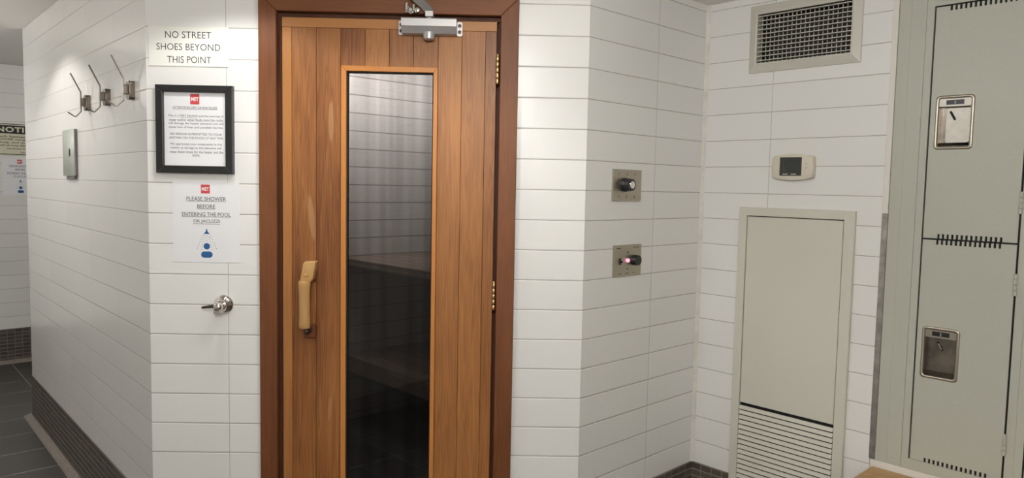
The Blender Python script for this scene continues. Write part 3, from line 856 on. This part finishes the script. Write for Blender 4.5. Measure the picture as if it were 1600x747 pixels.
g = thing('thermostat', FD, .41, 0, 1.487, 'small beige wall thermostat with dark screen below the grille', 'thermostat')
tx0, tx1, tz0, tz1 = .322, .488, 1.488, 1.584
po = []
for k in range(9):
    t = k / 8; po.append((tx1 - .010 - (tx1 - tx0 - .020) * t, tz1 - .006 + .0075 * math.sin(math.pi * t)))
po += [(tx0 + .003, tz1 - .012), (tx0, 1.536), (tx0 + .003, tz0 + .010)]
for k in range(9):
    t = k / 8; po.append((tx0 + .010 + (tx1 - tx0 - .020) * t, tz0 + .006 - .0075 * math.sin(math.pi * t)))
po += [(tx1 - .003, tz0 + .010), (tx1, 1.536), (tx1 - .003, tz1 - .012)]
mb = MB(); mb.prism(po, -.026, 0, bev=.006, seg=3); part('housing', mb, m_thermo, g, smooth=50)
mb = MB(); mb.rrect(.357, .443, 1.503, 1.573, .002, -.0275, -.0255); scn = part('screen', mb, m_lcd, g, label='dark liquid crystal screen')
mb = MB(); mb.text('67', .385, .405, 1.532, 1.552, -.0282, 0); mb.box(.366, .434, -.0281, -.0275, 1.563, 1.565); mb.box(.366, .368, -.0281, -.0275, 1.528, 1.563); mb.box(.370, .434, -.0281, -.0275, 1.522, 1.5245)
part('screen_digits', mb, m_lcdt, scn)
mb = MB(); mb.box(.370, .391, -.0281, -.0274, 1.5075, 1.5105); part('screen_key', mb, m_thermo, scn)
mb = MB(); mb.box(.403, .424, -.0281, -.0274, 1.5075, 1.5105); part('screen_key', mb, m_thermo, scn)
mb = MB()
mb.prism([(.455, 1.546), (.467, 1.546), (.461, 1.556)], -.0272, -.0255); part('arrow_button', mb, m_vent, g)
mb = MB(); mb.prism([(.455, 1.536), (.461, 1.526), (.467, 1.536)], -.0272, -.0255)
part('arrow_button', mb, m_vent, g)

# access panel with louvred foot
g = thing('access_panel', FD, .41, 0, .05, 'tall cream metal access panel with louvred lower part', 'access panel')
px0, px1, pz1 = .188, .645, 1.377
ix0, ix1, iz1 = .2215, .6065, 1.3435
mb = MB()
mb.box(px0, ix0, -.016, 0, .05, pz1, .0015); mb.box(ix1, px1, -.016, 0, .05, pz1, .0015); mb.box(ix0 - .001, ix1 + .001, -.016, 0, iz1, pz1, .0015); mb.box(ix0 - .001, ix1 + .001, -.016, 0, .05, .085, .0015)
part('panel_frame', mb, m_panel, g)
mb = MB(); mb.box(ix0 + .003, ix1 - .003, -.013, -.001, .582, iz1 - .0035, .0012); part('panel_door', mb, m_panel, g)
mb = MB(); mb.box(ix0, ix1, -.002, 0, .085, iz1); part('louver_shade_sheet', mb, m_dark, g)  # black sheet stands in for the shaded depth behind the louvers
mb = MB(); z = .569; pitch = .0205
while z > .10:
    mb.prism([(-.0155, z - .0155), (-.0165, z - .0135), (-.012, z), (-.0095, z)] + [(-.0105, z - .0035), (-.0138, z - .0155)], ix0 + .002, ix1 - .002, 'YZ')
    z -= pitch
part('louvers', mb, m_panel, g)

# ------------------------------------------------------------------ lockers
LZ0, LZ1 = .4895, 2.20
FD0, FD1 = .867, 1.136          # first doors
YB = .38


def latch(par, u0, u1, z0, z1, num, open_plate):
    mb = MB()
    lo = [(0, -.0015, .013), (.0015, -.0045, .012), (.0045, -.006, .011), (.0085, -.0055, .009), (.0105, -.001, .008), (.0105, .020, .008)]
    rings = [[mb.bm.verts.new((x, y, z)) for x, z in rr(u0 + i, u1 - i, z0 + i, z1 - i, r)] for i, y, r in lo]
    for p, q in zip(rings, rings[1:]):
        for k in range(len(p)):
            j = (k + 1) % len(p); mb.bm.faces.new((p[k], p[j], q[j], q[k]))
    bmesh.ops.recalc_face_normals(mb.bm, faces=mb.bm.faces[:])
    lt = part('latch_pocket', mb, m_steel, par, smooth=60, label='recessed steel latch pocket with number plate')
    a, b, c, d = u0 + .0107, u1 - .0107, z0 + .0107, z1 - .0107
    zt = d - .026
    mb = MB()
    dp = .020
    mb.box(a, b, dp, dp + .001, c, zt); mb.box(a, a + .001, -.001, dp, c, zt); mb.box(b - .001, b, -.001, dp, c, zt)
    mb.prism([(-.002, c), (dp, c + .012), (dp, c + .013), (-.002, c + .001)], a, b, 'YZ')
    part('pocket_tray', mb, m_steelp, lt)
    mb = MB(); mb.rrect(a, b, zt, d, .003, -.0015, .018, bev=.001, seg=1); hdp = part('number_holder', mb, m_steellit if open_plate else m_steel, lt)
    m0 = (a + b) / 2
    mb = MB(); mb.box(m0 - .026, m0 + .026, -.0026, -.001, zt + .006, d - .005); part('number_plate', mb, m_black, lt, label='black number plate')
    mb = MB(); mb.text(num, m0 - .0027 * (1 if num == '2' else .3), m0 + .0027 * (1 if num == '2' else .3), zt + .0085, d - .0080, -.0031, .01); part('number', mb, m_white, lt)
    if open_plate:
        mb = MB(); mb.rrect(a + .022, b - .002, c + .012, zt - .006, .006, .003, .0055, bev=.001, seg=1); part('lift_plate', mb, m_steellit, lt, label='steel lift plate with the light on it painted pale')
        y = .0022
    else:
        y = dp - .001
    mb = MB()
    ca, sa = math.cos(R(-62)), math.sin(R(-62))
    cx, cz = a + .041, zt - .030
    mb.prism([(cx + x_ * ca - z_ * sa, cz + x_ * sa + z_ * ca) for x_, z_ in rr(-.017, .017, -.0035, .0035, .0033, 3)], y - .0006, y + .001)
    part('key_slot', mb, m_dark, lt)
    if not open_plate:
        mb = MB(); mb.prism([(cx + x_ * ca - z_ * sa, cz + x_ * sa + z_ * ca) for x_, z_ in rr(-.011, .013, -.0018, .0018, .0017, 3)], y - .003, y - .0005); part('latch_tongue', mb, m_chrome, lt)


def slots(z, up, n=14, u0=.908, u1=1.094, h=.016):
    """(u, z0, z1) of the vent notches along one door edge."""
    wd = .0070; out = []
    for k in range(n):
        uc = u0 + wd / 2 + (u1 - u0 - wd) * k / (n - 1)
        out.append((uc - wd / 2, uc + wd / 2, z, z + h if up else z - h))
    return out


def door_mesh(du, z0, z1, top_notch, bot_notch, h=.015, hole=None):
    """A locker door sheet with comb notches cut through its top and bottom edges."""
    mb = MB(); y0, y1 = -.0015, .005
    a, b = FD0 + du, FD1 + du
    nt = [(p - .0, q, z1 - h, z1) for p, q, _, _ in slots(0, True)] if top_notch else []
    nb = [(p + .002, q + .002, z0, z0 + h) for p, q, _, _ in slots(0, True)] if bot_notch else []
    zt = z1 - h if nt else z1; zb = z0 + h if nb else z0
    if hole:
        p, q, r, t = hole
        mb.box(a, p, y0, y1, zb, zt); mb.box(q, b, y0, y1, zb, zt); mb.box(p, q, y0, y1, zb, r); mb.box(p, q, y0, y1, t, zt)
    else:
        mb.box(a, b, y0, y1, zb, zt)
    for lst, za, zc in ((nt, zt, z1), (nb, z0, zb)):
        if not lst: continue
        x = a
        for p, q, _, _ in lst:
            mb.box(x, p + du, y0, y1, za, zc); x = q + du
        mb.box(x, b, y0, y1, za, zc)
    return mb


def locker(du, label, detail=True):
    g = thing('locker', FD, .838 + du, 0, LZ0, label, 'locker', 'two-tier metal lockers along the right wall')
    a, b = .8385 + du, 1.1665 + du
    mb = MB()
    mb.box(a, FD0 - .006 + du, 0, .018, LZ0, LZ1); mb.box(FD1 + .006 + du, b, 0, .018, LZ0, LZ1)
    mb.box(FD0 - .006 + du, FD1 + .006 + du, 0, .018, LZ0, .527); mb.box(FD0 - .006 + du, FD1 + .006 + du, 0, .018, 2.066, LZ1)
    part('face_frame', mb, m_locker, g)
    mb = MB()
    mb.box(a, a + .002, .018, YB, LZ0, LZ1); mb.box(b - .002, b, .018, YB, LZ0, LZ1); mb.box(a, b, YB, YB + .002, LZ0, LZ1)
    mb.box(a + .002, b - .002, .018, YB, LZ0, LZ0 + .002); mb.box(a + .002, b - .002, .018, YB, LZ1 - .002, LZ1); mb.box(a + .002, b - .002, .018, YB, 1.291, 1.294)
    part('carcass', mb, m_duct, g)
    for num, z0, z1, tn, bn, zl in (('1', 1.2960, 2.0600, True, True, 1.591), ('2', .5285, 1.2900, True, True, .820)):
        d = part('locker_door', door_mesh(du, z0, z1, tn, bn, hole=(.8885 + du, .9895 + du, zl + .007, zl + .171) if detail else None), m_locker, g)
        mb = MB(); a_, b_ = FD0 - .004 + du, FD1 + .004 + du
        if detail:
            p, q, r, t = .8885 + du, .9895 + du, zl + .007, zl + .171
            mb.box(a_, p, .0055, .0065, z0 - .003, z1 + .003); mb.box(q, b_, .0055, .0065, z0 - .003, z1 + .003)
            mb.box(p, q, .0055, .0065, z0 - .003, r); mb.box(p, q, .0055, .0065, t, z1 + .003)
        else:
            mb.box(a_, b_, .0055, .0065, z0 - .003, z1 + .003)
        part('gap_shade_sheet', mb, m_dark, d)  # black sheet that paints the shade seen in door gaps and slots
        if detail:
            latch(d, .8815 + du, .9965 + du, zl, zl + .178, num, num == '1')
        for zh in ((1.422, 1.93) if num == '1' else (1.165, .652)):
            mb = MB(); hh = .035
            for k in range(4):
                q = zh - hh + 2 * hh * k / 4
                mb.lathe([(0, 0), (.0058, .0005), (.0058, 2 * hh / 4 - .001), (0, 2 * hh / 4 - .0005)], (FD1 + .003 + du, -.003, q), (0, 0, 1), 12)
            part('hinge', mb, m_locker, d, smooth=True)


mb = MB()
mb.box(.752, .7905, 0, .012, LZ0, LZ1, .0006); mb.box(.7905, .8375, 0, .012, LZ0, LZ1, .0006)
solo('locker_filler_panel', mb, m_locker, FD, .795, 0, LZ0, 'narrow grey-green filler panel between the metal edge strip and the first locker', 'panel')
locker(0, 'grey-green two-door metal locker with number plates 1 and 2')
locker(.3285, 'next locker at the right edge of the picture, only its frame edge visible', False)

# wooden bench in front of the lockers
g = thing('wooden_bench', FD, 1.4, -.18, 0, 'pale varnished wooden slat bench below the lockers in the bottom right corner', 'bench')
mb = MB(); y = -.004
rnd = random.Random(4)
for k in range(4):
    mb.box(.745, 2.30, y - .083, y, .438, .466, .001, 1, tone=(.15 + .2 * rnd.random(), rnd.random())); y -= .0905
part('seat_slats', mb, m_bench, g)
for x in (.80, 1.5, 2.2):
    mb = MB(); mb.box(x, x + .06, -.34, -.02, 0, .438, .003); part('bench_support', mb, m_bench, g)

# two-tier bench behind the glass
AL = FC.a.x * math.cos(FC.ang) + FC.a.y * math.sin(FC.ang)
g = thing('sauna_bench', FS, .9, 1.2, 0, 'dim two-tier wooden bench inside the sauna, seen through the smoked door glass', 'bench')
for nm, u0, u1, zt, fb in (('lower_tier', 2.27 - AL, 2.27 - AL + 1.20, .415, .095), ('upper_tier', 2.25 - AL, 2.27 - AL + 1.20, 1.0, .042)):
    mb = MB(); y0, y1 = .2, 2.135
    n = max(3, round((u1 - u0) / .10)); wd = (u1 - u0) / n
    rn = random.Random(int(zt * 100))
    for k in range(n):
        mb.box(u0 + wd * k + .004, u0 + wd * (k + 1) - .004, y0, y1, zt - .025, zt, .003, tone=(.1 + .2 * rn.random(), rn.random()))
    tr = part(nm, mb, m_sbench, g)
    mb = MB(); mb.box(u0, u0 + .022, y0, y1, zt - fb, zt - .024, .002, tone=(.15, .4)); part('front_board', mb, m_sbench, tr)
for yy in (.30, 1.15, 1.95):
    mb = MB(); mb.box(1.38, 1.44, yy, yy + .06, 0, .97, .002); part('bench_leg', mb, m_sbench, g)
